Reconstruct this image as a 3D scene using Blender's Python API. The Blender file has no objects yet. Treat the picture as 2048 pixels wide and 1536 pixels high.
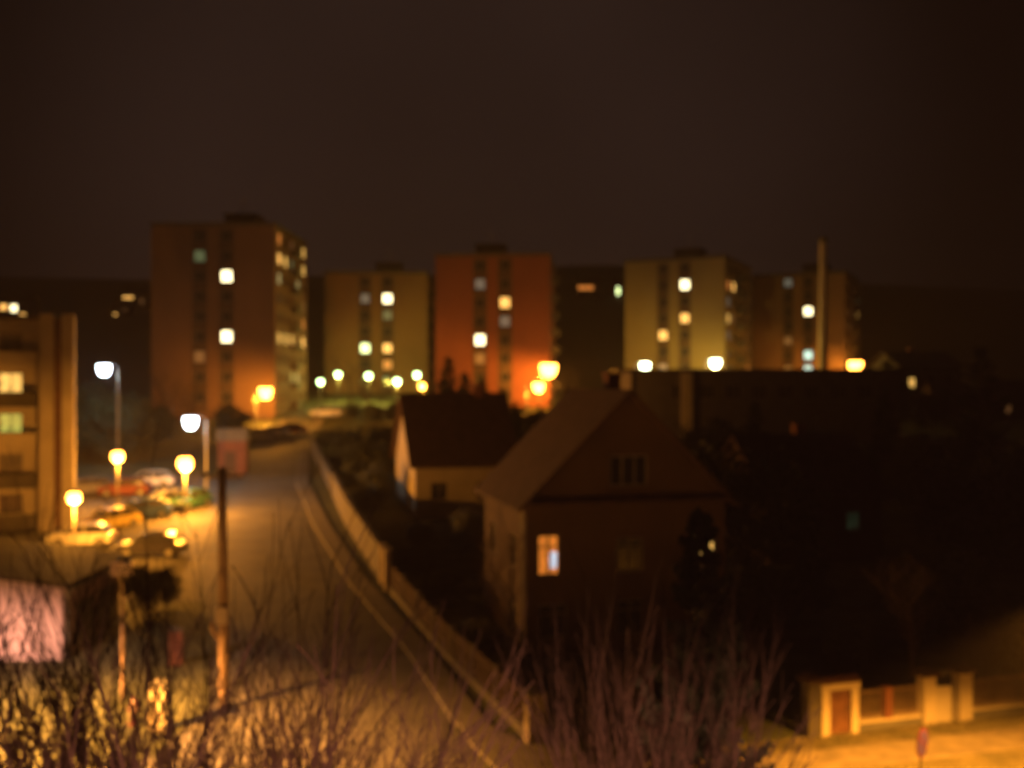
import bpy, math, random
from mathutils import Vector, Matrix
R = math.radians
F = 2054.0                      # focal length in pixels of the 2048 px wide photograph
CAMZ = 12.0
scn = bpy.context.scene
# ---------------------------------------------------------------- camera
cd = bpy.data.cameras.new('camera'); cam = bpy.data.objects.new('camera', cd)
scn.collection.objects.link(cam); scn.camera = cam
cam.location = (0, 0, CAMZ); cam.rotation_euler = (R(90), 0, 0)
cd.sensor_width = 36.0; cd.lens = 36.0 * F / 2048.0
cd.clip_start = 0.1; cd.clip_end = 3000
cd.dof.use_dof = True           # the photograph is badly out of focus
cd.dof.focus_distance = 3.6; cd.dof.aperture_fstop = 1.3
# ---------------------------------------------------------------- world: night sky with a town's glow
w = bpy.data.worlds.new('World'); scn.world = w; w.use_nodes = True
nt = w.node_tree; nt.nodes.clear()
out = nt.nodes.new('ShaderNodeOutputWorld')
sky = nt.nodes.new('ShaderNodeTexSky'); sky.sky_type = 'NISHITA'; sky.sun_disc = False
sky.sun_elevation = R(-6); sky.sun_rotation = R(200)
bg1 = nt.nodes.new('ShaderNodeBackground'); bg1.inputs[1].default_value = 0.002
nt.links.new(sky.outputs[0], bg1.inputs[0])
tc = nt.nodes.new('ShaderNodeTexCoord')
def wdot(v, lo, hi, a, b):
    d = nt.nodes.new('ShaderNodeVectorMath'); d.operation = 'DOT_PRODUCT'
    n = nt.nodes.new('ShaderNodeVectorMath'); n.operation = 'NORMALIZE'
    nt.links.new(tc.outputs['Generated'], n.inputs[0])
    nt.links.new(n.outputs[0], d.inputs[0]); d.inputs[1].default_value = Vector(v).normalized()
    m = nt.nodes.new('ShaderNodeMapRange'); m.interpolation_type = 'SMOOTHERSTEP'
    nt.links.new(d.outputs['Value'], m.inputs['Value'])
    m.inputs['From Min'].default_value = lo; m.inputs['From Max'].default_value = hi
    m.inputs['To Min'].default_value = a; m.inputs['To Max'].default_value = b
    return m
glow = wdot((-.05, 1, .19), .87, 1.0, .13, 1.0)
ns = nt.nodes.new('ShaderNodeTexNoise'); ns.inputs['Scale'].default_value = 3.0
nt.links.new(tc.outputs['Generated'], ns.inputs['Vector'])
nm = nt.nodes.new('ShaderNodeMapRange'); nt.links.new(ns.outputs['Fac'], nm.inputs['Value'])
nm.inputs['To Min'].default_value = .6; nm.inputs['To Max'].default_value = 1.4
mu = nt.nodes.new('ShaderNodeMath'); mu.operation = 'MULTIPLY'
nt.links.new(glow.outputs[0], mu.inputs[0]); nt.links.new(nm.outputs[0], mu.inputs[1])
bg2 = nt.nodes.new('ShaderNodeBackground'); bg2.inputs[0].default_value = (1.0, .56, .43, 1)
mu2 = nt.nodes.new('ShaderNodeMath'); mu2.operation = 'MULTIPLY'; mu2.inputs[1].default_value = .0185
nt.links.new(mu.outputs[0], mu2.inputs[0]); nt.links.new(mu2.outputs[0], bg2.inputs[1])
add = nt.nodes.new('ShaderNodeAddShader')
nt.links.new(bg1.outputs[0], add.inputs[0]); nt.links.new(bg2.outputs[0], add.inputs[1])
nt.links.new(add.outputs[0], out.inputs[0])
scn.view_settings.view_transform = 'Standard'; scn.view_settings.look = 'None'
scn.view_settings.gamma = 1; scn.view_settings.exposure = 0
scn.cycles.use_denoising = True
scn.cycles.max_bounces = 4; scn.cycles.diffuse_bounces = 2; scn.cycles.volume_bounces = 0
scn.cycles.sample_clamp_indirect = 1.0

# ---------------------------------------------------------------- materials
MATS = {}
def mat(name, col, col2=None, rough=.85, scale=3.0, emit=None, es=0, bump=0.0, metal=0, spec=.5, detail=5):
    if name in MATS: return MATS[name]
    m = bpy.data.materials.new(name); m.use_nodes = True
    t = m.node_tree; b = t.nodes['Principled BSDF']
    b.inputs['Roughness'].default_value = rough; b.inputs['Metallic'].default_value = metal
    b.inputs['Specular IOR Level'].default_value = spec
    if col2 is None: col2 = tuple(c * .72 for c in col)
    geo = t.nodes.new('ShaderNodeTexCoord')
    n = t.nodes.new('ShaderNodeTexNoise'); n.inputs['Scale'].default_value = scale
    n.inputs['Detail'].default_value = detail
    t.links.new(geo.outputs['Object'], n.inputs['Vector'])
    r = t.nodes.new('ShaderNodeValToRGB')
    r.color_ramp.elements[0].position = .35; r.color_ramp.elements[0].color = (*col2, 1)
    r.color_ramp.elements[1].position = .65; r.color_ramp.elements[1].color = (*col, 1)
    t.links.new(n.outputs['Fac'], r.inputs[0]); t.links.new(r.outputs[0], b.inputs['Base Color'])
    if bump:
        n2 = t.nodes.new('ShaderNodeTexNoise'); n2.inputs['Scale'].default_value = scale * 9
        t.links.new(geo.outputs['Object'], n2.inputs['Vector'])
        bp = t.nodes.new('ShaderNodeBump'); bp.inputs['Strength'].default_value = bump
        bp.inputs['Distance'].default_value = .05
        t.links.new(n2.outputs['Fac'], bp.inputs['Height']); t.links.new(bp.outputs[0], b.inputs['Normal'])
    if emit:
        b.inputs['Emission Color'].default_value = (*emit, 1); b.inputs['Emission Strength'].default_value = es
    MATS[name] = m; return m
def lit(name, col, s, sc=2.5):
    """a lit window: lamp light behind patterned curtains"""
    m = bpy.data.materials.new(name); m.use_nodes = True; t = m.node_tree
    b = t.nodes['Principled BSDF']; b.inputs['Base Color'].default_value = (.3, .28, .25, 1)
    b.inputs['Roughness'].default_value = .3
    g = t.nodes.new('ShaderNodeTexCoord'); mp = t.nodes.new('ShaderNodeMapping'); mp.inputs['Scale'].default_value = (sc * 2.2, sc, sc * .6)
    n = t.nodes.new('ShaderNodeTexNoise'); n.inputs['Scale'].default_value = 1.6
    t.links.new(g.outputs['Object'], mp.inputs[0]); t.links.new(mp.outputs[0], n.inputs['Vector'])
    mr = t.nodes.new('ShaderNodeMapRange'); mr.inputs['From Min'].default_value = .3; mr.inputs['From Max'].default_value = .7
    mr.inputs['To Min'].default_value = s * .45; mr.inputs['To Max'].default_value = s * 1.3
    t.links.new(n.outputs['Fac'], mr.inputs['Value']); t.links.new(mr.outputs[0], b.inputs['Emission Strength'])
    b.inputs['Emission Color'].default_value = (*col, 1)
    MATS[name] = m; return m
M = MATS
mat('grass', (.075, .085, .035), (.04, .045, .02), scale=.9, bump=.9)
mat('hill', (.035, .04, .02), (.02, .022, .012), scale=.03)
mat('asphalt', (.105, .10, .098), (.07, .067, .066), scale=.7, bump=.25, rough=.8)
mat('paving', (.17, .155, .135), (.12, .11, .095), scale=1.1, bump=.2)
mat('kerb', (.24, .225, .2), scale=2)
mat('dry_grass', (.20, .17, .09), (.11, .10, .05), scale=.8, bump=1)
mat('gravel', (.28, .23, .17), (.18, .15, .11), scale=1.6, bump=.6)
mat('tower_rust', (.20, .12, .08), (.16, .095, .065), scale=.15)
mat('tower_ochre', (.24, .15, .07), (.19, .12, .06), scale=.15)
mat('tower_red', (.24, .085, .055), (.20, .07, .045), scale=.15)
mat('tower_cream', (.26, .22, .12), (.22, .185, .10), scale=.15)
mat('tower_brown', (.25, .16, .11), (.21, .135, .095), scale=.15)
mat('strip', (.10, .065, .05), scale=.5)
mat('concrete', (.17, .16, .14), scale=1.2, bump=.15)
mat('dark_concrete', (.10, .09, .08), scale=1.2)
mat('render_pale', (.56, .50, .42), (.46, .41, .34), scale=.8, bump=.1)
mat('render_pink', (.70, .52, .52), (.62, .45, .44), scale=.6, bump=.1)
mat('render_brown', (.10, .062, .048), (.078, .048, .038), scale=.5, bump=.15)
mat('render_dark', (.13, .11, .095), scale=.8)
mat('render_white', (.62, .54, .42), (.50, .43, .33), scale=1.4, bump=.1)
mat('tiles', (.085, .045, .037), (.055, .03, .025), scale=1.5, bump=.4)
mat('felt', (.085, .06, .05), (.055, .04, .035), scale=.8, bump=.3)
mat('wood_red', (.19, .09, .055), (.13, .06, .04), scale=2.5)
mat('wood_dark', (.09, .06, .045), scale=3)
mat('pole_wood', (.30, .21, .14), (.17, .12, .09), scale=1.3, bump=.3)
mat('steel', (.35, .35, .35), rough=.45, metal=.6, scale=4)
mat('iron', (.10, .09, .085), rough=.5, metal=.3, scale=6)
mat('frame', (.26, .24, .22), scale=4, rough=.5)
mat('glass', (.03, .03, .035), (.022, .022, .026), rough=.08, scale=1)
mat('curtain', (.24, .22, .18), (.12, .11, .09), rough=.15, scale=2)
mat('bark', (.05, .036, .028), (.028, .02, .016), scale=6, bump=.5)
mat('bark_pale', (.22, .16, .12), (.11, .08, .06), scale=5, bump=.4)
mat('twig', (.06, .036, .03), (.03, .019, .016), scale=5)
mat('needles', (.022, .036, .016), (.013, .021, .01), scale=2, rough=.7)
mat('leaves', (.06, .07, .03), (.035, .042, .018), scale=2, rough=.6)
mat('tyre', (.02, .02, .02), scale=8)
mat('sign_blue', (.03, .02, .13), rough=.4, scale=3)
mat('sign_red', (.07, .012, .03), rough=.4, scale=3)
mat('sign_white', (.80, .62, .60), rough=.4, scale=3)
mat('brick', (.22, .09, .06), (.16, .065, .045), scale=2)
for nme, c in (('white', (.75, .75, .73)), ('silver', (.45, .46, .48)), ('black', (.02, .02, .025)), ('blue', (.05, .09, .22)),
               ('red', (.13, .025, .02)), ('green', (.05, .15, .10)), ('yellow', (.62, .48, .14)), ('grey', (.16, .16, .17))):
    mat('paint_' + nme, c, tuple(x * .93 for x in c), rough=.22, scale=1, spec=.7)
mat('lens', (.8, .8, .8), rough=.05, scale=1)
mat('lens_red', (.4, .02, .02), rough=.1, scale=1)
lit('lit_hot', (1, .84, .45), 5); lit('lit_warm', (1, .50, .11), 2.2); lit('lit_orange', (1, .30, .05), .8)
lit('lit_lemon', (.9, .85, .15), .55); lit('lit_dim', (1, .42, .13), .14); lit('lit_green', (.62, 1, .45), .12); lit('lit_yg', (.85, 1, .42), 3.5)
lit('lit_grey', (.75, .85, .68), .13); lit('lit_cyan', (.55, 1, .85), 1.6); lit('lit_tv', (.65, .82, 1), 1.0, 5)
lit('lit_faint', (.4, 1, .5), .014); lit('lit_gold', (1, .55, .12), 1.4); lit('lit_curtain', (1, .27, .03), .75, 6); lit('lit_pale', (.95, .85, .35), .4)
def bulb(name, col, s):
    return mat(name, (.8, .8, .8), emit=col, es=s)
bulb('bulb_sodium', (1, .36, .045), 22); bulb('bulb_white', (.80, .90, 1.0), 16); bulb('bulb_green', (.62, 1, .42), 10)
bulb('bulb_yellow', (.92, 1, .60), 13)

# ---------------------------------------------------------------- helpers
C = scn.collection
def interp(tab, x):
    if x <= tab[0][0]: return tab[0][1]
    for (a, b), (c, d) in zip(tab, tab[1:]):
        if x <= c: return b + (d - b) * (x - a) / (c - a)
    return tab[-1][1]
GT = [(-60, 0), (45, 0), (58, .8), (73, 2), (90, 3.3), (115, 4.9), (130, 6), (150, 8.5), (170, 10.4), (200, 13), (250, 18),
      (300, 27), (350, 37), (450, 55), (550, 71), (700, 80), (950, 70)]
GY = {}
def g(Y):
    k = math.floor(Y); f = Y - k
    if k not in GY: GY[k] = interp(GT, k)
    if k + 1 not in GY: GY[k + 1] = interp(GT, k + 1)
    return GY[k] * (1 - f) + GY[k + 1] * f
def P(px, py, Y): return Vector(((px - 1024) / F * Y, Y, CAMZ - (py - 768) / F * Y))
def PX(px, Y): return (px - 1024) / F * Y
def gy(py):
    lo, hi = 25.0, 240.0
    for _ in range(50):
        m = (lo + hi) / 2
        if 768 + (CAMZ - g(m)) / m * F > py: lo = m
        else: hi = m
    return lo
class MB:
    def __init__(s): s.v = []; s.f = []
    def q(s, *ps):
        i = len(s.v); s.v += [tuple(p) for p in ps]; s.f.append(tuple(range(i, i + len(ps))))
    def box(s, x0, y0, z0, x1, y1, z1, m=None):
        c = [Vector((x, y, z)) for z in (z0, z1) for y in (y0, y1) for x in (x0, x1)]
        if m: c = [m @ p for p in c]
        i = len(s.v); s.v += [tuple(p) for p in c]
        s.f += [tuple(i + k for k in f) for f in ((0, 2, 3, 1), (4, 5, 7, 6), (0, 1, 5, 4), (2, 6, 7, 3), (0, 4, 6, 2), (1, 3, 7, 5))]
    def rings(s, rings, cap=True):
        i = len(s.v); n = len(rings[0])
        for r in rings: s.v += [tuple(p) for p in r]
        for k in range(len(rings) - 1):
            for j in range(n):
                a = i + k * n + j; b = i + k * n + (j + 1) % n
                s.f.append((a, b, b + n, a + n))
        if cap:
            s.f.append(tuple(i + j for j in reversed(range(n)))); s.f.append(tuple(i + (len(rings) - 1) * n + j for j in range(n)))
    def tube(s, pts, rad, n=6, cap=True):
        pts = [Vector(p) for p in pts]; rs = []
        for k, p in enumerate(pts):
            d = (pts[min(k + 1, len(pts) - 1)] - pts[max(k - 1, 0)])
            d = d.normalized() if d.length > 1e-6 else Vector((0, 0, 1))
            a = Vector((1, 0, 0)) if abs(d.x) < .8 else Vector((0, 1, 0))
            u = d.cross(a).normalized(); v = d.cross(u)
            r = rad[k] if isinstance(rad, (list, tuple)) else rad
            rs.append([p + (u * math.cos(t) + v * math.sin(t)) * r for t in (2 * math.pi * j / n for j in range(n))])
        s.rings(rs, cap)
    def lathe(s, prof, n=14, c=(0, 0, 0)):
        s.rings([[(c[0] + r * math.cos(2 * math.pi * j / n), c[1] + r * math.sin(2 * math.pi * j / n), c[2] + z) for j in range(n)] for r, z in prof])
    def prism(s, poly, axis, a, b):
        """poly in the two other axes, extruded from a to b along axis"""
        def mk(t):
            o = []
            for p, q in poly:
                o.append({'x': (t, p, q), 'y': (p, t, q), 'z': (p, q, t)}[axis])
            return o
        s.rings([mk(a), mk(b)])
    def mesh(s, name, m, smooth=False):
        me = bpy.data.meshes.new(name); me.from_pydata(s.v, [], s.f); me.update()
        me.materials.append(M[m] if isinstance(m, str) else m)
        if smooth: me.polygons.foreach_set('use_smooth', [True] * len(me.polygons))
        return me
    def obj(s, name, m, parent=None, smooth=False):
        o = bpy.data.objects.new(name, s.mesh(name, m, smooth)); C.objects.link(o)
        if parent: o.parent = parent
        return o
def tag(o, label, cat, group=None, kind=None):
    o['label'] = label; o['category'] = cat
    if group: o['group'] = group
    if kind: o['kind'] = kind
    return o
def thing(name, label, cat, loc=(0, 0, 0), rz=0, group=None):
    o = bpy.data.objects.new(name, None); C.objects.link(o); o.empty_display_size = .3
    o.location = loc; o.rotation_euler = (0, 0, rz); return tag(o, label, cat, group)
def struct(o): o['kind'] = 'structure'; return o
def inst(name, me, parent, loc=(0, 0, 0), rz=0, m=None):
    o = bpy.data.objects.new(name, me); C.objects.link(o); o.parent = parent
    o.location = loc; o.rotation_euler = (0, 0, rz)
    if m: o.material_slots[0].link = 'OBJECT'; o.material_slots[0].material = M[m]
    return o
def dup(root, loc, rz=None, label=None, sc=None):
    r = root.copy(); C.objects.link(r); r.location = loc
    if rz is not None: r.rotation_euler = (0, 0, rz)
    if label: r['label'] = label
    if sc: r.scale = (sc, sc, sc) if not isinstance(sc, tuple) else sc
    for ch in list(root.children):
        c = ch.copy(); C.objects.link(c); c.parent = r
        for gg in list(ch.children):
            d = gg.copy(); C.objects.link(d); d.parent = c
    return r
def frame_point(a, b, z=0):      # street frame: a along the cross street, b up the hill road
    return Vector((.6 + .957 * a - .29 * b, 34.6 + .29 * a + .957 * b, z))
SR = math.atan2(.29, .957)

# ---------------------------------------------------------------- ground, roads, pavements
mb = MB()
xs = [-900, -500, -300, -200, -140, -100, -70, -50, -35, -20, -10, 0, 10, 20, 35, 50, 70, 100, 140, 200, 300, 500, 900]
ys = [-60, -20, 0, 20] + list(range(40, 251)) + list(range(260, 960, 15))
def gh(x, y):
    z = g(y)
    if y > 250: z += (math.sin(x * .013 + 1) * 3 + math.sin(x * .031) * 2) * min(1, (y - 250) / 150) - max(0, x - 60) * .03 * min(1, (y - 250) / 200)
    return z
for y in ys:
    for x in xs: mb.v.append((x, y, gh(x, y)))
n = len(xs)
for j in range(len(ys) - 1):
    for i in range(n - 1):
        a = j * n + i; mb.f.append((a, a + 1, a + n + 1, a + n))
struct(mb.obj('ground', 'grass'))
# beyond the farthest house: a wooded ridge follows the same sheet
XR = [(26, 8), (28, 3.6), (30, 1.2), (32, -.7), (36, -2.0), (45.5, -4.6), (58, -9.3), (72.8, -14.1), (90, -19), (119, -24.6), (150, -27.5)]
XF = [(34.6, .6), (46, -3.2), (58, -7.3), (72.8, -11.7), (90, -16.2), (115, -22.6), (150, -26)]
WID = [(26, 40), (28, 26), (30, 15), (33, 10.5), (38, 8.7), (58, 8.2), (75, 6.5), (90, 5.2), (150, 5)]
def ribbon(ya, yb, fl, fr, dz, name, m, step=1):
    mb = MB(); prev = None
    y = ya
    while y <= yb:
        cur = ((fl(y), y, g(y) + dz), (fr(y), y, g(y) + dz))
        if prev: mb.q(prev[0], prev[1], cur[1], cur[0])
        prev = cur; y += step
    return struct(mb.obj(name, m))
ribbon(26, 150, lambda y: interp(XR, y) - interp(WID, y), lambda y: interp(XR, y), .012, 'hill_road', 'asphalt')
ribbon(54, 94, lambda y: -37 - (y - 54) * .1, lambda y: interp(XR, y) - interp(WID, y) - .1, .008, 'parking_lot', 'asphalt')
mb = MB(); A, B = -45, 60
mb.q(frame_point(A, -16.5, .006), frame_point(B, -16.5, .006), frame_point(B, -9, .006), frame_point(A, -9, .006))
struct(mb.obj('cross_street', 'asphalt'))
# pavement beside the hill road, with kerb
def pavement(name, ya, yb, fl, fr, m='paving', h=.12):
    mb = MB(); prev = None; y = ya
    while y <= yb:
        l, r = fl(y), fr(y); z = g(y)
        cur = [(l, y, z - .02), (l, y, z + h), (r, y, z + h), (r, y, z - .02)]
        if prev:
            for k in range(3): mb.q(prev[k], prev[k + 1], cur[k + 1], cur[k])
        else: mb.q(*cur[::-1])
        prev = cur; y += 1
    mb.q(*prev); return struct(mb.obj(name, m))
pavement('pavement', 36, 140, lambda y: interp(XR, y) + .16, lambda y: interp(XR, y) + 1.15)
pavement('kerb', 36, 140, lambda y: interp(XR, y), lambda y: interp(XR, y) + .16, 'kerb', .135)
# corner pavement and the path to the right
mb = MB()
def slab(pts, z0, z1, mb):
    mb.rings([[(p[0], p[1], z0) for p in pts], [(p[0], p[1], z1) for p in pts]])
X36 = interp(XR, 36)
cor = [(X36 + .16, 36), (X36 + 1.15, 36), (.1, 34.2), (2.2, 33.4)] 
c2 = [frame_point(9, -3.9), frame_point(9, -5.3)]
pts = [(X36 + .16, 36), (-1.35, 34), (-.55, 32), (.2, 31), (1.35, 30), (2.6, 29.2), (4.2, 28.6), (6, 30.0), (3.6, 31.6), (2.0, 33.2), (.3, 34.1), (X36 + 1.15, 36)]
slab(pts, -.02, .12, mb); struct(mb.obj('corner_pavement', 'paving'))
mb = MB()
slab([frame_point(*p)[:2] for p in ((2.2, -2.9), (4, -4.9), (9, -5.4), (40, -5.6), (40, -4.0), (9, -3.7), (4.5, -3.3))], -.02, .035, mb)
struct(mb.obj('footpath', 'gravel'))
mb = MB()
slab([frame_point(*p)[:2] for p in ((5.2, -9), (50, -9), (50, -8.8), (5.2, -8.8))], -.02, .13, mb)
struct(mb.obj('street_kerb', 'kerb'))
mb = MB(); mb.q(frame_point(3.0, -8.8, .004), frame_point(50, -8.8, .004), frame_point(50, -2.4, .004), frame_point(3.0, -2.4, .004)); struct(mb.obj('verge', 'dry_grass'))
mb = MB(); mb.q(frame_point(-40, -9, .004), frame_point(-11.5, -9, .004), frame_point(-11.5, 4, .004), frame_point(-40, 4, .004)); struct(mb.obj('verge', 'grass'))
# grass tufts on the verge
rnd = random.Random(4); mb = MB()
for _ in range(9000):
    a = rnd.uniform(5.5, 24); b = rnd.choice((rnd.uniform(-8.6, -5.6), rnd.uniform(-3.7, -2.6)))
    p = frame_point(a, b); h = rnd.uniform(.05, .16); t = rnd.uniform(0, 6.3); dx, dy = .02 * math.cos(t), .02 * math.sin(t)
    mb.q(p + Vector((dx, dy, 0)), p - Vector((dx, dy, 0)), p + Vector((dy * 3, dx * 3, h)))
tag(mb.obj('verge_grass', 'dry_grass'), 'short rough grass growing between the footpath and the street', 'grass', kind='stuff')

# ---------------------------------------------------------------- walls with openings, windows
def wall_face(mb, o, u, w_, h, holes, depth=.16, top=None):
    """rectangle from o along u, height h, outward normal u x z turned; holes = (x0,z0,x1,z1)"""
    o = Vector(o); u = Vector(u); nrm = Vector((u.y, -u.x, 0)); up = Vector((0, 0, 1))
    X = sorted({0, w_} | {q for hh in holes for q in (hh[0], hh[2])}); Z = sorted({0, h} | {q for hh in holes for q in (hh[1], hh[3])})
    pt = lambda x, z, d=0: o + u * x + up * z - nrm * d
    for i in range(len(X) - 1):
        for j in range(len(Z) - 1):
            cx, cz = (X[i] + X[i + 1]) / 2, (Z[j] + Z[j + 1]) / 2
            if any(hh[0] < cx < hh[2] and hh[1] < cz < hh[3] for hh in holes): continue
            mb.q(pt(X[i], Z[j]), pt(X[i + 1], Z[j]), pt(X[i + 1], Z[j + 1]), pt(X[i], Z[j + 1]))
    for x0, z0, x1, z1 in holes:
        for (a, b) in (((x0, z0), (x1, z0)), ((x1, z0), (x1, z1)), ((x1, z1), (x0, z1)), ((x0, z1), (x0, z0))):
            mb.q(pt(*a), pt(*b), pt(*b, depth), pt(*a, depth))
WC = {}
def window_meshes(w_, h, mull=1, trans=0):
    k = (round(w_, 2), round(h, 2), mull, trans)
    if k in WC: return WC[k]
    f = MB(); t = .07
    f.box(0, 0, 0, t, .06, h); f.box(w_ - t, 0, 0, w_, .06, h); f.box(t, 0, 0, w_ - t, .06, t); f.box(t, 0, h - t, w_ - t, .06, h)
    for i in range(mull):
        x = w_ * (i + 1) / (mull + 1); f.box(x - .035, .004, t, x + .035, .056, h - t)
    if trans: f.box(t, .008, h * .68, w_ - t, .052, h * .68 + .06)
    p = MB(); p.box(t * .5, .062, t * .5, w_ - t * .5, .085, h - t * .5)
    WC[k] = (f.mesh('window', 'frame'), p.mesh('pane', 'glass')); return WC[k]
def add_window(root, o, u, hole, m='glass', mull=1, trans=0, name='window'):
    x0, z0, x1, z1 = hole; u = Vector(u)
    fm, pm = window_meshes(x1 - x0, z1 - z0, mull, trans); nrm = Vector((u.y, -u.x, 0))
    wv = inst(name, fm, root, Vector(o) + u * x0 + Vector((0, 0, z0)) - nrm * .07, math.atan2(u.y, u.x))
    inst('pane', pm, wv, m=m); return wv

# ---------------------------------------------------------------- the five tower blocks
def tower(px0, px1, alpha, ytop, Y, wallm, floors, label, litf, lits, lift, Dp=20.0):
    """px0, px1: left and right front corners as seen; Y depth of the right front corner"""
    Wd = 17.0; a = R(alpha)
    fr = Vector((PX(px1, Y), Y, 0)); ztop = CAMZ - (ytop - 768) / F * Y
    fl = fr - Vector((math.cos(a), -math.sin(a), 0)) * Wd
    fh = 2.75; H = floors * fh + 1.2; zb = ztop - H
    t = thing('tower_block', label, 'tower block', (fl.x, fl.y, zb), -a, 'tower blocks on the hill')
    cx = Wd / 2; cols = [cx - 1.85, cx + 1.85]; ww, wh = 1.5, 1.6
    H0 = lambda r: H - .35 - (r + 1) * fh + .85
    fw = [(c - ww / 2, H0(r), c + ww / 2, H0(r) + wh) for r in range(floors) for c in cols]
    sw = []; sc_ = [1.6, 5.4, 9.2, 13.0, 16.8]
    for r in range(floors):
        for c in sc_: sw.append((c, H0(r) - .1, c + 2.0, H0(r) + wh - .1))
    body = MB()
    strips = [(c - 1.0, .0, c + 1.0, H - .3) for c in cols]
    wall_face(body, (0, 0, 0), (1, 0, 0), Wd, H, fw)
    wall_face(body, (Wd, 0, 0), (0, 1, 0), Dp, H, sw)
    wall_face(body, (Wd, Dp, 0), (-1, 0, 0), Wd, H, [])
    wall_face(body, (0, Dp, 0), (0, -1, 0), Dp, H, [])
    body.q((0, 0, H), (Wd, 0, H), (Wd, Dp, H), (0, Dp, H))
    body.box(.3, .3, -4, Wd - .3, Dp - .3, .02)          # footing in the slope
    # slightly proud stair panels between the storeys of the two window columns
    body.obj('wall', wallm, t)
    for c in cols:
        sp = MB()
        zs = [0.4] + sum([[H0(r) - .02, H0(r) + wh + .02] for r in reversed(range(floors))], []) + [H - .4]
        for k in range(0, len(zs), 2): sp.box(c - 1.0, -.05, zs[k], c + 1.0, -.003, zs[k + 1])
        for r in range(floors):
            for s in (-1, 1):
                xa, xb = sorted((c + s * (ww / 2 + .01), c + s * 1.0)); sp.box(xa, -.048, H0(r) - .015, xb, -.003, H0(r) + wh + .015)
        sp.obj('cladding_strip', 'strip', t)
    pp = MB()
    for (x0, y0, x1, y1) in ((-.08, -.08, Wd + .08, .22), (-.08, Dp - .22, Wd + .08, Dp + .08), (-.08, .22, .22, Dp - .22), (Wd - .22, .22, Wd + .08, Dp - .22)):
        pp.box(x0, y0, H - .12, x1, y1, H + .4)
    pp.obj('parapet', 'dark_concrete', t)
    lh = MB(); lh.box(cx + lift - 2.2, 6, H + .01, cx + lift + 2.2, 11, H + 2.4); lh.box(cx + lift - 2.4, 5.8, H + 2.402, cx + lift + 2.4, 11.2, H + 2.6)
    lh.obj('lift_housing', 'dark_concrete', t)
    an = MB(); an.tube([(cx + lift, 8, H + 2.6), (cx + lift, 8, H + 5.2)], .05, 6)
    for z in (3.8, 4.3, 4.8): an.tube([(cx + lift - .7, 8, H + z), (cx + lift + .7, 8, H + z)], .03, 5)
    an.obj('antenna', 'steel', t)
    for r in range(floors):
        for k, c in enumerate(cols):
            add_window(t, (0, 0, 0), (1, 0, 0), (c - ww / 2, H0(r), c + ww / 2, H0(r) + wh), lits.get((k, r), 'glass'))
    slab_me = MB(); slab_me.box(0, 0, 0, 1.1, 2.9, .12)
    slab_me.box(1.02, 0, .122, 1.1, 2.9, 1.0); slab_me.box(0, 0, .122, 1.015, .06, 1.0); slab_me.box(0, 2.84, .122, 1.015, 2.9, 1.0)
    bal = slab_me.mesh('balcony', 'dark_concrete')
    for r in range(floors):
        for k, c in enumerate(sc_):
            add_window(t, (Wd, 0, 0), (0, 1, 0), (c, H0(r) - .1, c + 2.0, H0(r) + wh - .1), litf.get((k, r), 'glass'))
        if r % 1 == 0:
            inst('balcony', bal, t, (Wd, 8.75, H0(r) - .95))
    return t
tower(300, 550, 1, 450, 140, 'tower_rust', 9, 'tallest rust brown tower block, leftmost of the five on the hill',
      {(0, 0): 'lit_orange', (0, 1): 'lit_warm', (1, 1): 'lit_gold', (2, 1): 'lit_green', (0, 2): 'lit_pale', (4, 0): 'lit_gold', (4, 1): 'lit_gold', (3, 2): 'lit_pale', (2, 0): 'lit_dim',
       (0, 5): 'lit_gold', (1, 5): 'lit_gold', (2, 5): 'lit_gold', (4, 5): 'lit_warm', (3, 5): 'lit_dim', (4, 4): 'lit_orange', (4, 3): 'lit_dim', (2, 7): 'lit_green', (3, 7): 'lit_pale'},
      {(1, 2): 'lit_hot', (1, 5): 'lit_hot', (0, 1): 'lit_green', (0, 6): 'lit_dim'}, 2.0)
tower(650, 855, -2, 547, 171, 'tower_ochre', 8, 'ochre tower block standing behind the row of greenish lamps',
      {(0, 0): 'lit_orange', (0, 4): 'lit_gold', (1, 4): 'lit_dim'},
      {(0, 1): 'lit_grey', (1, 1): 'lit_hot', (1, 2): 'lit_green', (0, 4): 'lit_yg', (1, 4): 'lit_warm', (1, 5): 'lit_orange'}, 1.5)
tower(868, 1100, 4.5, 510, 151, 'tower_red', 9, 'red brown tower block with an orange lamp at its right corner',
      {(0, 0): 'lit_pale', (0, 1): 'lit_pale', (0, 2): 'lit_gold', (0, 3): 'lit_dim'},
      {(0, 1): 'lit_grey', (1, 2): 'lit_warm', (1, 3): 'lit_grey', (0, 4): 'lit_hot', (0, 5): 'lit_dim'}, -1.0)
tower(1263, 1450, 25, 514, 166, 'tower_cream', 8, 'cream tower block with two white lamps at its foot',
      {(0, 1): 'lit_orange', (1, 1): 'lit_warm', (0, 3): 'lit_gold', (0, 4): 'lit_grey', (1, 3): 'lit_dim', (0, 2): 'lit_grey', (4, 6): 'lit_orange'},
      {(1, 1): 'lit_hot', (1, 3): 'lit_warm', (0, 4): 'lit_warm', (0, 6): 'lit_grey'}, .5)
tower(1528, 1690, 26, 545, 190, 'tower_brown', 9, 'dim brown tower block, rightmost, beside the slim chimney',
      {(4, 1): 'lit_green', (4, 2): 'lit_gold', (1, 3): 'lit_dim', (1, 2): 'lit_dim'},
      {(1, 2): 'lit_hot', (0, 4): 'lit_dim', (1, 5): 'lit_cyan', (1, 6): 'lit_cyan', (0, 6): 'lit_dim', (0, 0): 'lit_grey'}, 2)
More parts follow.
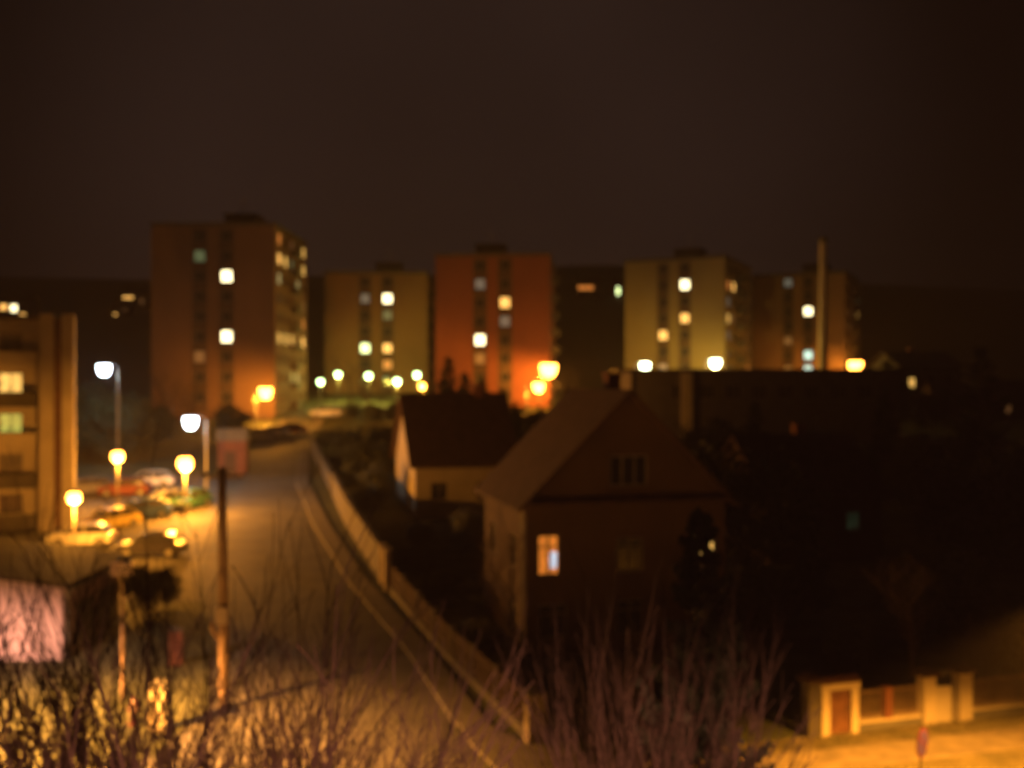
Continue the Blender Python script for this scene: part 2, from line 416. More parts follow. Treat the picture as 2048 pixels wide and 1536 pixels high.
# slim chimney
t = thing('chimney', 'tall slim chimney rising in front of the rightmost tower block', 'chimney', (PX(1646, 150), 150, g(150)))
mb = MB(); Hc = CAMZ + 293 / F * 150 - g(150); mb.lathe([(.85, -.5), (.62, Hc * .5), (.52, Hc - .5), (.52, Hc)], 16); mb.obj('shaft', 'render_pale', t, True)
mb = MB(); mb.lathe([(.525, Hc - .8), (.7, Hc - .55), (.7, Hc + .05), (.56, Hc + .1)], 16); mb.obj('cap', 'concrete', t)

# ---------------------------------------------------------------- the near left apartment block with loggias
Yb = 72.0; XRt = PX(80, Yb); zb = g(Yb) - .6; ZT = CAMZ + (768 - 640) / F * Yb - zb
L = 18.2
RB = R(22)
t = thing('apartment_block', 'grey apartment block with rows of balconies and two tall orange-lit fins', 'apartment block', (XRt - L * math.cos(RB), Yb - L * math.sin(RB), zb), RB)
fh = 2.80; nf = 5; base = ZT - nf * fh - .4
holes = []; kinds = []
LITL = {(4, 4): 'lit_dim', (4, 3): 'lit_pale', (3, 4): 'glass', (2, 4): 'lit_pale', (2, 3): 'lit_yg', (4, 2): 'lit_yg', (1, 4): 'lit_dim', (1, 3): 'lit_dim'}
for r in range(nf):
    for k in range(6):
        z0 = base + r * fh + .9; x0 = .6 + k * 3.0
        holes.append((x0, z0, x0 + 1.5, z0 + 1.4)); kinds.append((r, k))
holes.append((L - 1.55, base - 2.05, L - .75, base - .15))
mb = MB(); wall_face(mb, (0, 0, 0), (1, 0, 0), L, ZT, holes); mb.q((L, 0, 0), (L, 12, 0), (L, 12, ZT), (L, 0, ZT))
mb.q((L, 12, 0), (0, 12, 0), (0, 12, ZT), (L, 12, ZT)); mb.q((0, 12, 0), (0, 0, 0), (0, 0, ZT), (0, 12, ZT)); mb.q((0, 0, ZT), (L, 0, ZT), (L, 12, ZT), (0, 12, ZT))
mb.obj('wall', 'render_pale', t)
for hh, (r, k) in zip(holes, kinds):
    m = {(4, 5): 'curtain', (4, 4): 'lit_dim', (3, 5): 'lit_gold', (2, 5): 'lit_lemon', (1, 5): 'curtain', (4, 3): 'lit_yg', (2, 4): 'lit_yg', (0, 5): 'glass'}.get((r, k), 'glass')
    add_window(t, (0, 0, 0), (1, 0, 0), hh, m)
d = MB(); hh = holes[-1]; d.box(hh[0] + .02, .1, hh[1] + .01, hh[2] - .02, .15, hh[3] - .02); dd = d.obj('door', 'wood_dark', t)
hd = MB(); hd.box(hh[0] + .1, .05, hh[1] + .95, hh[0] + .16, .098, hh[1] + 1.1); hd.obj('handle', 'steel', dd)
for r in range(nf):
    for k in range(3):
        z = base + r * fh; x0 = .3 + k * 6.0; x1 = x0 + 5.7
        if x1 > L: x1 = L - .05
        b_ = MB(); b_.box(x0, -1.2, z - .08, x1, -.003, z + .06); b_.box(x0, -1.2, z + .062, x1, -1.12, z + .95)
        b_.box(x0, -1.118, z + .062, x0 + .07, -.003, z + .95); b_.box(x1 - .07, -1.118, z + .062, x1, -.003, z + .95)
        b_.obj('balcony', 'render_pale' if r in (2, 4) else 'dark_concrete', t)
W1 = .95; W2 = 1.42; W3 = 2.25
for (x0, x1, y0) in ((0.02, W1, -1.6), (W2, W3, -1.6)):
    if 1: pass
    f_ = MB(); f_.box(L + x0, y0, 0, L + x1, 1.5, ZT + .35); f_.obj('fin', 'render_pale', t)
s_ = MB(); s_.box(L + W1 + .003, -.6, 0, L + W2 - .003, 1.4, ZT + .1); s_.obj('stair_strip', 'wood_red', t)
ro = MB(); ro.box(-.2, -.35, ZT + .003, L, 12.2, ZT + .3); ro.obj('roof', 'felt', t)

# ---------------------------------------------------------------- low pink garage, left foreground
t = thing('garage', 'pink rendered garage with dark roof sloping down towards the street', 'garage', (-19.5, 44.6, 0), R(2))
mb = MB(); Wg, Dg = 12.0, 7.0; zr = lambda x: 3.20 + (-x) * .15
def P3(x, y, z): return (x, y, z)
mb.q((-Wg, 0, 0), (0, 0, 0), (0, 0, zr(0)), (-Wg, 0, zr(-Wg))); mb.q((0, 0, 0), (0, Dg, 0), (0, Dg, zr(0)), (0, 0, zr(0)))
mb.q((0, Dg, 0), (-Wg, Dg, 0), (-Wg, Dg, zr(-Wg)), (0, Dg, zr(0))); mb.q((-Wg, Dg, 0), (-Wg, 0, 0), (-Wg, 0, zr(-Wg)), (-Wg, Dg, zr(-Wg)))
mb.obj('wall', 'render_pink', t)
mb = MB(); mb.prism([(-Wg - .3, zr(-Wg) + .05), (.35, zr(.35) + .01), (.35, zr(.35) + .2), (-Wg - .3, zr(-Wg) + .24)], 'y', -.35, Dg + .4); mb.obj('roof', 'felt', t)
mb = MB(); mb.tube([(.42, -.35, zr(.4) - .02), (.42, Dg + .4, zr(.4) - .02)], .07, 8); mb.obj('gutter', 'steel', t)
mb = MB(); mb.tube([(.1, .25, 0), (.1, .25, zr(0) - .12)], .05, 8); mb.tube([(.1, 5.2, 0), (.1, 5.2, zr(0) - .12)], .05, 8); mb.obj('downpipe', 'steel', t)
for y0 in (1.4, 4.2):
    mb = MB(); mb.box(.004, y0, .02, .05, y0 + 2.2, 2.2); dd = mb.obj('door', 'steel', t)
    mb = MB(); mb.box(.053, y0 + 1.0, .9, .09, y0 + 1.2, .95); mb.obj('handle', 'iron', dd)

# ---------------------------------------------------------------- houses
def gable_house(label, loc, rz, Wd, Dp, He, Hr, wallm, roofm, fholes, lholes=(), mats=None, chim=None, ridge='y', cornice=True, attic=None, extra=0):
    """ridge 'y': gable faces the front; 'x': the eaves face the front"""
    t = thing('house', label, 'house', loc, rz)
    mb = MB(); e = extra
    wall_face(mb, (0, 0, -e), (1, 0, 0), Wd, He + e, [(a, b + e, c, d_ + e) for a, b, c, d_ in fholes])
    wall_face(mb, (0, Dp, -e), (0, -1, 0), Dp, He + e, [(a, b + e, c, d_ + e) for a, b, c, d_ in lholes])
    wall_face(mb, (Wd, 0, -e), (0, 1, 0), Dp, He + e, []); wall_face(mb, (Wd, Dp, -e), (-1, 0, 0), Wd, He + e, [])
    if ridge == 'y':
        if attic:
            x0, z0, x1, z1 = attic; sl = (Hr - He) / (Wd / 2)
            mb.q((0, 0, He), (Wd, 0, He), (Wd - (z0 - He) / sl, 0, z0), ((z0 - He) / sl, 0, z0))
            mb.q(((z0 - He) / sl, 0, z0), (x0, 0, z0), (x0, 0, z1), ((z1 - He) / sl, 0, z1))
            mb.q((x1, 0, z0), (Wd - (z0 - He) / sl, 0, z0), (Wd - (z1 - He) / sl, 0, z1), (x1, 0, z1))
            mb.q(((z1 - He) / sl, 0, z1), (Wd - (z1 - He) / sl, 0, z1), (Wd / 2, 0, Hr))
            for (a, b) in (((x0, z0), (x1, z0)), ((x1, z0), (x1, z1)), ((x1, z1), (x0, z1)), ((x0, z1), (x0, z0))):
                mb.q((a[0], 0, a[1]), (b[0], 0, b[1]), (b[0], .16, b[1]), (a[0], .16, a[1]))
        else: mb.q((0, 0, He), (Wd, 0, He), (Wd / 2, 0, Hr))
        mb.q((Wd, Dp, He), (0, Dp, He), (Wd / 2, Dp, Hr))
    else:
        mb.q((0, Dp, He), (0, 0, He), (0, Dp / 2, Hr)); mb.q((Wd, 0, He), (Wd, Dp, He), (Wd, Dp / 2, Hr))
    mb.obj('wall', wallm, t)
    rf = MB(); th = .18; ov = .45
    span = Wd if ridge == 'y' else Dp; ln = Dp if ridge == 'y' else Wd; sl = (Hr - He) / (span / 2)
    prof = [(-ov, He - ov * sl + .02), (span / 2, Hr + .02), (span + ov, He - ov * sl + .02), (span + ov, He - ov * sl + .02 + th), (span / 2, Hr + .04 + th), (-ov, He - ov * sl + .02 + th)]
    if ridge == 'y': rf.prism(prof, 'y', -ov, ln + ov)
    else: rf.prism(prof, 'x', -ov, ln + ov)
    ro = rf.obj('roof', roofm, t)
    if chim:
        cx, cy, ch = chim; c_ = MB(); c_.box(cx - .35, cy - .35, He, cx + .35, cy + .35, Hr + ch); c_.box(cx - .42, cy - .42, Hr + ch + .003, cx + .42, cy + .42, Hr + ch + .12); c_.obj('chimney', 'brick', ro)
    if cornice and ridge == 'y':
        c_ = MB(); c_.prism([(-.5, He - .12), (-.004, He - .06), (-.004, He + .22), (-.5, He + .02)], 'x', -.05, Wd + .05)
        c_.obj('pent_roof', roofm, t)
    mats = mats or {}
    for i, hh in enumerate(fholes): add_window(t, (0, 0, 0), (1, 0, 0), hh, mats.get(i, 'glass'), 1, 1)
    for i, hh in enumerate(lholes): add_window(t, (0, Dp, 0), (0, -1, 0), hh, mats.get(('l', i), 'glass'), 1, 1)
    if attic: add_window(t, (0, 0, 0), (1, 0, 0), attic, 'glass', 2, 0)
    return t
h1 = gable_house('large gabled house with one lit pair of panes below a dark attic window', (.6, 45, 0), R(14), 9.5, 8.3, 6.8, 11.55, 'render_brown', 'tiles',
            [(.55, 3.55, 1.55, 5.35), (8.05, 3.7, 9.0, 5.2), (4.2, 3.55, 5.5, 5.1), (.6, .8, 1.9, 2.3), (4.2, .8, 5.5, 2.3)],
            [(1.2, 3.6, 2.4, 5.1), (5.4, 3.6, 6.6, 5.1), (5.4, .8, 6.6, 2.3)], {0: 'lit_curtain', 1: 'lit_gold'}, (6.2, 6.2, .9), attic=(3.9, 7.4, 5.7, 8.8))
# the second sash of the lit window shows a bluish screen
tvw = MB(); tvw.box(.05, .0, .15, .33, .02, .85); o = tvw.obj('curtain_gap', 'lit_tv', h1); o.location = (1.09, .045, 3.72)
# porch / stair on road side of the house
mb = MB(); mb.tube([(-.12, .12, .1), (-.12, .12, 6.4)], .06, 8); mb.obj('downpipe', 'steel', h1)
gable_house('small house with a narrow pale gable end facing the hill road', (PX(830, 75), 75, g(75) - .3), R(14), 7.6, 10.5, CAMZ - 158 / F * 75 - g(75) + .3, 11.1 - g(75) + .3,
            'render_pale', 'tiles', [(1.2, 1.6, 2.4, 2.9), (4.6, 1.6, 5.8, 2.9)], [], {0: 'glass', 1: 'curtain'}, (5.8, 5.2, .8), 'x', False, extra=1)
gable_house('dark low house behind the garden trees on the right', (PX(1540, 62), 62, g(62)), R(12), 7.5, 9, 4.2, 7.4,
            'render_brown', 'tiles', [(5.1, 1.9, 6.0, 3.0), (1.5, 1.6, 2.6, 2.9)], [], {0: 'lit_faint'}, (5, 6, .7), 'x', False, extra=1)
gable_house('grey house half hidden behind trees at the right with one small lit window', (PX(1800, 150), 150, g(150)), R(8), 9.5, 9, 6.2, 8.2,
            'render_dark', 'tiles', [(1.4, 3.0, 2.4, 4.4), (4.2, 3.6, 5.4, 4.9), (7.2, 3.6, 8.4, 4.9), (5.8, .4, 6.8, 1.8)], [], {0: 'lit_gold', 3: 'lit_dim'}, (5, 6, .7), 'x', False, extra=2)
# long low building in front of the cream tower
Yl = 120; z0 = g(Yl) - 1.0; x0 = PX(1240, Yl); x1 = PX(1800, Yl); Ht = CAMZ + 24 / F * Yl - z0
t = thing('low_building', 'long low flat roofed building below the cream tower block', 'building', (x0, Yl, z0))
Wl = x1 - x0; holes = [(3.0 + 3.1 * k, Ht - 3.2, 4.9 + 3.1 * k, Ht - 1.4) for k in range(1, 9)]
mb = MB(); wall_face(mb, (0, 0, 0), (1, 0, 0), Wl, Ht, holes); wall_face(mb, (0, 10, 0), (0, -1, 0), 10, Ht, []); wall_face(mb, (Wl, 0, 0), (0, 1, 0), 10, Ht, []); mb.q((Wl, 10, 0), (0, 10, 0), (0, 10, Ht), (Wl, 10, Ht)); mb.q((0, 0, Ht), (Wl, 0, Ht), (Wl, 10, Ht), (0, 10, Ht))
mb.obj('wall', 'dark_concrete', t)
mb = MB(); mb.box(-.3, -.5, Ht + .004, Wl + .3, 10.3, Ht + .35); mb.obj('roof', 'felt', t)
for xx in (.02, (1362 - 1240) / F * Yl):
    mb = MB(); mb.box(xx, -.45, 0, xx + 1.25, -.004, Ht - .03); mb.obj('pier', 'render_pale', t)
for hh in holes: add_window(t, (0, 0, 0), (1, 0, 0), hh, 'glass', 2)
# small kiosk with pale fascia by the hill road
t = thing('transformer_kiosk', 'small red brown kiosk with a pale roof band beside the hill road', 'kiosk', (PX(436, 95), 95, g(95)), R(8))
mb = MB(); wall_face(mb, (0, 0, -.5), (1, 0, 0), 2.5, 3.6, []); mb.box(0.001, .001, -.5, 2.5, 2.6, 3.1); mb.obj('wall', 'brick', t)
mb = MB(); mb.box(-.15, -.15, 3.103, 2.65, 2.75, 4.2); mb.obj('roof', 'concrete', t)
mb = MB(); mb.box(.6, -.05, 0, 1.6, -.003, 2.1); dd = mb.obj('door', 'wood_dark', t)
mb = MB(); mb.box(1.42, -.09, 1.0, 1.5, -.053, 1.12); mb.obj('handle', 'iron', dd)

# distant houses with lit windows on the far hillside
def far_house(px, py, Y, label, ww, hh_, wins, rz=0):
    x = PX(px, Y); z = gh(x, Y)
    zt = CAMZ - (py - 768) / F * Y
    t = thing('distant_house', label, 'house', (x, Y, z), R(rz), 'houses on the far hillside')
    e = 3; zc = zt - z
    holes = [(cx, zc + dz, cx + w_, zc + dz + h_) for cx, dz, w_, h_, m in wins]
    H = max(q[3] for q in holes) + .6
    lo = min(0, min(q[1] for q in holes) - 1.2) - e
    mb = MB(); wall_face(mb, (0, 0, lo), (1, 0, 0), ww, H - lo, [(a, b - lo, c, d_ - lo) for a, b, c, d_ in holes]); wall_face(mb, (0, 8, lo), (0, -1, 0), 8, H - lo, []); wall_face(mb, (ww, 0, lo), (0, 1, 0), 8, H - lo, [])
    mb.q((0, 8, H), (0, 0, H), (0, 4, H + 2.6)); mb.q((ww, 0, H), (ww, 8, H), (ww, 4, H + 2.6)); mb.q((ww, 8, lo), (0, 8, lo), (0, 8, H), (ww, 8, H))
    mb.obj('wall', 'render_brown', t)
    r_ = MB(); r_.prism([(-.5, H - .3), (4, H + 2.62), (8.5, H - .3), (8.5, H - .1), (4, H + 2.85), (-.5, H - .1)], 'x', -.4, ww + .4); r_.obj('roof', 'tiles', t)
    for hh, wv in zip(holes, wins): add_window(t, (0, 0, 0), (1, 0, 0), hh, wv[4], 1)
far_house(-5, 620, 330, 'distant house with two bright windows above the grey apartment block', 10, 5, [(.6, 0, 2.6, 1.9, 'lit_warm'), (4.2, -.5, 2, 2.2, 'lit_hot'), (7.0, -3.4, 2, 2.4, 'lit_warm')])
far_house(222, 640, 340, 'distant house with one orange window left of the rust tower block', 7, 5, [(.8, 0, 1.2, 2.2, 'lit_warm'), (4, 3, .9, 1, 'lit_dim')])
far_house(243, 606, 352, 'distant house with a broad gold window left of the rust tower block', 8, 5, [(.4, -.3, 3.6, 2.6, 'lit_warm'), (6.3, -.4, 1.2, 2.0, 'lit_dim')])
far_house(1150, 580, 360, 'distant house with a dim orange window right of the red tower block', 9, 5, [(1.0, 0, 5.5, 1.6, 'lit_orange')])
far_house(1229, 590, 360, 'distant house with a greenish white window left of the cream tower block', 6, 5, [(.7, 0, 1.2, 2.8, 'lit_yg')])
far_house(1880, 835, 140, 'dark cottage with a faint orange window below the grey house', 6, 5, [(.4, 0, .8, 1.5, 'lit_dim'), (3.5, 0, .8, 1.2, 'glass')])
far_house(2005, 826, 140, 'dark cottage with a faint red window at the right edge', 6, 5, [(.5, 0, .7, 1.1, 'lit_dim')])

# ---------------------------------------------------------------- street lamps
def lamp(px, py, Y, kind, power, label, style='arm', side=1, size=.30, xyz=None, group='street lamps'):
    p = Vector(xyz) if xyz else P(px, py, Y) + Vector((0, 0, size * .6 if style == 'arm' else 0))
    gz = g(p.y); col = {'sodium': (1, .34, .028), 'white': (.62, .90, .85), 'green': (.95, .72, .09), 'yellow': (1, .58, .065)}[kind]
    if style == 'arm':
        t = thing('street_lamp', label, 'street lamp', (p.x - side * 1.3, p.y, gz), 0, group)
        h = p.z - gz; s = side
        mb = MB(); mb.tube([(0, 0, -.3), (0, 0, h * .5), (0, 0, h - .15)], [.10, .08, .06], 10)
        mb.tube([(0, 0, -.1), (0, 0, 1.0)], .13, 10); mb.obj('pole', 'steel', t)
        mb = MB(); mb.tube([(0, 0, h - .2), (s * .25, 0, h + .12), (s * .7, 0, h + .22), (s * 1.0, 0, h + .22)], .045, 8); mb.obj('arm', 'steel', t)
        mb = MB(); mb.rings([[(s * (1.3 + dx * .42 * k), dy * .17 * k, h + z) for dx, dy in ((-1, -.6), (-.6, -1), (.6, -1), (1, -.6), (1, .6), (.6, 1), (-.6, 1), (-1, .6))] for k, z in ((1, .12), (1, .2), (.6, .30))])
        hd = mb.obj('lamp_head', 'steel', t)
        mb = MB(); rr = size
        mb.rings([[(s * 1.3 + rr * k * math.cos(a), rr * .9 * k * math.sin(a), h + z) for a in (j * math.pi / 6 for j in range(12))] for k, z in ((1, .115), (1, -rr * .5), (.85, -rr * 1.1), (.45, -rr * 1.5))])
        mb.obj('lamp_glass', 'bulb_' + kind, t, True); off = (s * 1.3, 0, h - .2 - rr * 1.5)
    else:
        t = thing('lamp_post', label, 'street lamp', (p.x, p.y, gz), 0, group); h = p.z - gz
        mb = MB(); mb.tube([(0, 0, -.3), (0, 0, h - size)], [.07, .05], 10); mb.tube([(0, 0, -.1), (0, 0, .7)], .10, 10); mb.obj('pole', 'iron', t)
        mb = MB(); mb.lathe([(.001 + size * math.sin(a), -size * math.cos(a)) for a in (i * math.pi / 8 for i in range(9))], 14, (0, 0, h)); mb.obj('globe', 'bulb_' + kind, t, True)
        mb = MB(); mb.lathe([(size * .8, size * .8), (size * .55, size * 1.05), (.04, size * 1.2)], 14, (0, 0, h)); mb.obj('cap', 'steel', t)
        off = (.3, -.45, h - size - .35)
    ld = bpy.data.lights.new('lamp_light', 'POINT'); ld.energy = power; ld.color = col; ld.shadow_soft_size = .12
    lo = bpy.data.objects.new('lamp_light', ld); C.objects.link(lo); lo.parent = t; lo.location = off
    return t
K = 1.0
lamp(148, 995, 60, 'sodium', 7500, 'orange park lamp in front of the grey apartment block fins', 'globe', size=.38)
lamp(235, 913, 78, 'sodium', 3400, 'orange park lamp behind the parked cars', 'globe', size=.45)
lamp(370, 927, 76, 'sodium', 8000, 'orange park lamp nearest the hill road', 'globe', size=.55)
lamp(208, 740, 96, 'white', 700, 'bluish white street lamp on a tall pole left of the rust tower', 'arm', -1, .58)
lamp(381, 846, 85, 'white', 600, 'bluish white street lamp above the car park', 'arm', -1, .56)
lamp(531, 786, 133, 'sodium', 7800, 'orange street lamp in front of the rust tower block', 'arm', 1, .85)
lamp(1097, 740, 145, 'sodium', 10500, 'large orange street lamp at the corner of the red tower block', 'arm', 1, 1.15)
lamp(1077, 775, 112, 'sodium', 2600, 'smaller orange street lamp just below the large one', 'arm', 1, .60)
lamp(1711, 733, 182, 'sodium', 10000, 'orange street lamp beside the rightmost tower block', 'arm', 1, 1.2)
lamp(1290, 733, 154, 'yellow', 2900, 'white lamp at the left foot of the cream tower block', 'arm', 1, .72)
lamp(1431, 727, 157, 'yellow', 4500, 'white lamp at the right foot of the cream tower block', 'arm', 1, .80)
lamp(641, 764, 150, 'green', 350, 'greenish lamp between the rust and ochre tower blocks', 'globe', size=.44)
lamp(676, 749, 158, 'green', 1050, 'greenish lamp at the left foot of the ochre tower block', 'globe', size=.46)
lamp(737, 752, 156, 'green', 1300, 'greenish lamp in front of the middle of the ochre tower block', 'globe', size=.5)
lamp(794, 763, 154, 'green', 1300, 'greenish lamp in front of the right half of the ochre tower block', 'globe', size=.5)
lamp(834, 750, 156, 'green', 600, 'greenish lamp at the right foot of the ochre tower block', 'globe', size=.46)
lamp(844, 772, 140, 'sodium', 1800, 'small orange lamp just below the last greenish lamp', 'globe', size=.42)
# street lamps of the street in the foreground, just outside the picture; cut-off heads that shine downwards; the mast lamp is added
def cutoff(xyz, power, label, side, half=68, col=(1, .34, .028), blend=.35, tilt=(0, 0)):
    t = lamp(0, 0, 0, 'sodium', power, label, 'arm', side, .3, xyz=xyz)
    for c in t.children:
        if c.type == 'LIGHT':
            ld = bpy.data.lights.new('lamp_light', 'SPOT'); ld.energy = power; ld.color = col; ld.spot_size = R(2 * half); ld.spot_blend = blend; ld.shadow_soft_size = .12
            c.data = ld; c.rotation_euler = (R(tilt[0]), R(tilt[1]), 0)
cutoff((14.2, 26.0, 7.5), 26000, 'orange street lamp on the near side of the cross street, right', -1, 64, (1, .36, .03))
cutoff((-23.5, 33, 7.0), 20000, 'orange street lamp beside the garage, left', 1, 77, (1, .46, .28))
cutoff((-18.8, 28.5, 8.0), 200000, 'orange street lamp at the street corner, left', 1, 66, (1, .36, .05), .4, (0, -8))
cutoff((3, -3, 20.0), 42000, 'tall unseen mast lamp added beside the viewpoint to brighten the bare shrubs', -1, 60, (1, .38, .20), .2)  # added fill lamp out of view, brightens the foreground twigs

# ---------------------------------------------------------------- fence and walls
def run_wall(name, label, cat, pts, h, th, m, cap=None, posts=None, slat=None):
    t = thing(name, label, cat, (pts[0][0], pts[0][1], g(pts[0][1])))
    o = Vector((pts[0][0], pts[0][1], g(pts[0][1])))
    def strip(z0, z1, th_, mm, nm):
        mb = MB(); rs = []
        for k, p in enumerate(pts):
            a = Vector(pts[max(k - 1, 0)]); b = Vector(pts[min(k + 1, len(pts) - 1)]); d_ = (b - a).normalized(); nn = Vector((-d_.y, d_.x))
            P0 = Vector(p); gz = g(p[1])
            rs.append([Vector((*(P0 + nn * s * th_ / 2), gz + z)) - o for s, z in ((1, z0), (1, z1), (-1, z1), (-1, z0))])
        mb.rings(rs); return mb.obj(nm, mm, t)
    strip(-.3, h, th, m, 'wall' if not slat else 'plinth')
    if cap: strip(h + .003, h + .07, th + .12, cap, 'coping')
    if slat:
        z1, mm, gap = slat; mb = MB()
        for (a, b) in zip(pts, pts[1:]):
            a = Vector(a); b = Vector(b); Ln = (b - a).length; n_ = max(1, int(Ln / gap)); d_ = (b - a) / Ln; nn = Vector((-d_.y, d_.x))
            for i in range(n_):
                c_ = a + d_ * (i + .5) * gap; gz = g(c_.y); w2 = gap * .28
                q = [c_ - d_ * w2 - nn * .015, c_ + d_ * w2 - nn * .015, c_ + d_ * w2 + nn * .015, c_ - d_ * w2 + nn * .015]
                mb.rings([[Vector((*p, gz + h + .03)) - o for p in q], [Vector((*p, gz + z1)) - o for p in q]])
        mb.obj('slats', mm, t)
        strip(h + .25, h + .32, .09, mm, 'rail'); strip(z1 - .25, z1 - .18, .09, mm, 'rail')
    for p in (posts or []):
        gz = g(p[1]); mb = MB(); c_ = Vector((p[0], p[1], gz)) - o; s = p[3] / 2
        m_ = Matrix.Translation(c_) @ Matrix.Rotation(SR, 4, 'Z')
        mb.box(-s, -s, -.3, s, s, p[2], m_); mb.box(-s - .05, -s - .05, p[2] + .003, s + .05, s + .05, p[2] + .08, m_); mb.obj('post', p[4], t)
    return t
fx = lambda y: interp(XF, y)
ptsA = [(fx(y), y) for y in [34.8 + i for i in range(0, 22)]]
run_wall('garden_fence', 'wooden slat garden fence climbing the hill road behind the pavement', 'fence', ptsA, .35, .22, 'concrete', None,
         [(fx(y), y, 1.55, .16, 'concrete') for y in (38, 41, 44, 47, 50, 53)], (1.5, 'strip', .14))
t = thing('gate_pillar', 'pale gate pillar at the street corner where the fence ends', 'pillar', (.78, 34.5, 0), SR)
mb = MB(); mb.box(-.32, -.25, -.2, .32, .25, 1.62); mb.obj('shaft', 'render_white', t); mb = MB(); mb.rings([[(x * k, y * k, z) for x, y in ((-.39, -.32), (.39, -.32), (.39, .32), (-.39, .32))] for k, z in ((1, 1.623), (1, 1.7), (.3, 1.8))]); mb.obj('cap', 'concrete', t)
t = thing('garden_gate', 'pale metal garden gate half way along the hill road fence', 'gate', (fx(57) - .1, 57, g(57)), SR + R(90))
mb = MB(); mb.box(-.55, -.03, .08, .55, .03, 2.05); mb.obj('gate_leaf', 'render_pale', t)
for s in (-.75, .75):
    mb = MB(); mb.box(s - .16, -.16, -.3, s + .16, .16, 2.2); mb.box(s - .21, -.21, 2.203, s + .21, .21, 2.3); mb.obj('pillar', 'render_white', t)
ptsB = [(fx(y), y) for y in [58.4 + i for i in range(0, 27)]]
run_wall('garden_wall', 'pale rendered garden wall further up the hill road', 'wall', ptsB, 1.9, .22, 'concrete', 'concrete')
ptsC = [(fx(y), y) for y in [86 + i * 2 for i in range(0, 18)]]
run_wall('garden_wall', 'grey garden wall at the top of the hill road', 'wall', ptsC, 1.5, .2, 'concrete', 'concrete')

# right hand street front: portal, railings, gate with two capped pillars
def FT(name, label, cat, a, b, group=None): return thing(name, label, cat, frame_point(a, b), SR, group)
aP = 9.6; bP = -2.6
t = FT('gate_portal', 'white rendered portal with a red brown wooden door at the street', 'gate', aP, bP)
mb = MB(); mb.box(0, 0, -.2, .32, .35, 1.55); mb.obj('jamb', 'render_white', t); mb = MB(); mb.box(1.17, 0, -.2, 1.45, .35, 1.55); mb.obj('jamb', 'render_white', t)
mb = MB(); mb.box(-.04, -.03, 1.553, 1.49, .38, 1.80); mb.obj('lintel', 'render_white', t)
mb = MB(); mb.prism([(-.1, 1.803), (.5, 1.803), (.2, 1.98)], 'x', -.05, 1.5); mb.obj('tiled_cap', 'wood_red', t)
mb = MB()
for i in range(7): mb.box(.325 + i * .12, .12, 0, .325 + i * .12 + .112, .16, 1.54)
dd = mb.obj('door', 'wood_red', t); mb = MB(); mb.box(1.02, .07, .8, 1.08, .117, .92); mb.obj('handle', 'iron', dd)
def railing(a0, a1, label, mid=None):
    t = FT('railing_fence', label, 'fence', a0, bP); Ln = a1 - a0
    mb = MB(); mb.box(0, .05, -.2, Ln, .3, .30); mb.obj('plinth', 'concrete', t); mb = MB(); mb.box(-.002, .0, .303, Ln, .35, .38); mb.obj('coping', 'render_white', t)
    mb = MB(); x = .08
    while x < Ln - .05: mb.box(x, .15, .383, x + .035, .18, 1.42); x += .13
    mb.obj('bars', 'pole_wood', t); mb = MB(); mb.box(0, .14, 1.30, Ln, .19, 1.34); mb.box(0, .141, .50, Ln, .189, .54); mb.obj('rails', 'pole_wood', t)
    if mid:
        mb = MB(); mb.box(mid, .02, .384, mid + .3, .33, 1.45); mb.obj('pillar', 'brick', t)
railing(aP + 1.5, aP + 4.05, 'iron railing with a brick pillar between the portal and the pale gate', 1.05)
def cpillar(a, wd, h, label, m='render_white'):
    t = FT('gate_pillar', label, 'pillar', a, bP - .05)
    mb = MB(); mb.box(0, 0, -.2, wd, .45, h); mb.obj('shaft', m, t)
    mb = MB(); mb.rings([[(wd / 2 + x * k * (wd / 2 + .12), .225 + y * k * .35, z) for x, y in ((-1, -1), (1, -1), (1, 1), (-1, 1))] for k, z in ((1, h + .003), (1, h + .07), (.8, h + .09), (1.02, h + .12), (.35, h + .26))]); mb.obj('cap', 'tiles', t)
cpillar(aP + 4.1, .48, 1.72, 'capped cream gate pillar left of the open gate'); cpillar(aP + 5.62, .52, 1.72, 'capped cream gate pillar right of the open gate')
cpillar(aP - .55, .45, 1.9, 'dark capped pillar just left of the white portal', 'dark_concrete')
t = FT('garden_gate', 'cream panel gate leaf standing ajar between the capped pillars', 'gate', aP + 4.6, bP)
mb = MB(); mb.box(0, .02, .05, .62, .07, 1.32, Matrix.Rotation(R(-8), 4, 'Z')); mb.obj('gate_leaf', 'render_pale', t)
t = FT('wire_arch', 'thin wire arch spanning the two capped gate pillars', 'arch', aP + 4.35, bP)
mb = MB()
for z in (1.83, 1.72): mb.tube([(0, .2, z), (.4, .2, z - .06), (.9, .2, z - .06), (1.5, .2, z + .03)], .018, 5)
for i in range(7): mb.tube([(.1 + i * .2, .2, 1.68), (.2 + i * .2, .2, 1.82)], .01, 4)
mb.obj('wires', 'steel', t)
railing(aP + 6.2, aP + 13, 'iron railing on a low wall at the right edge')
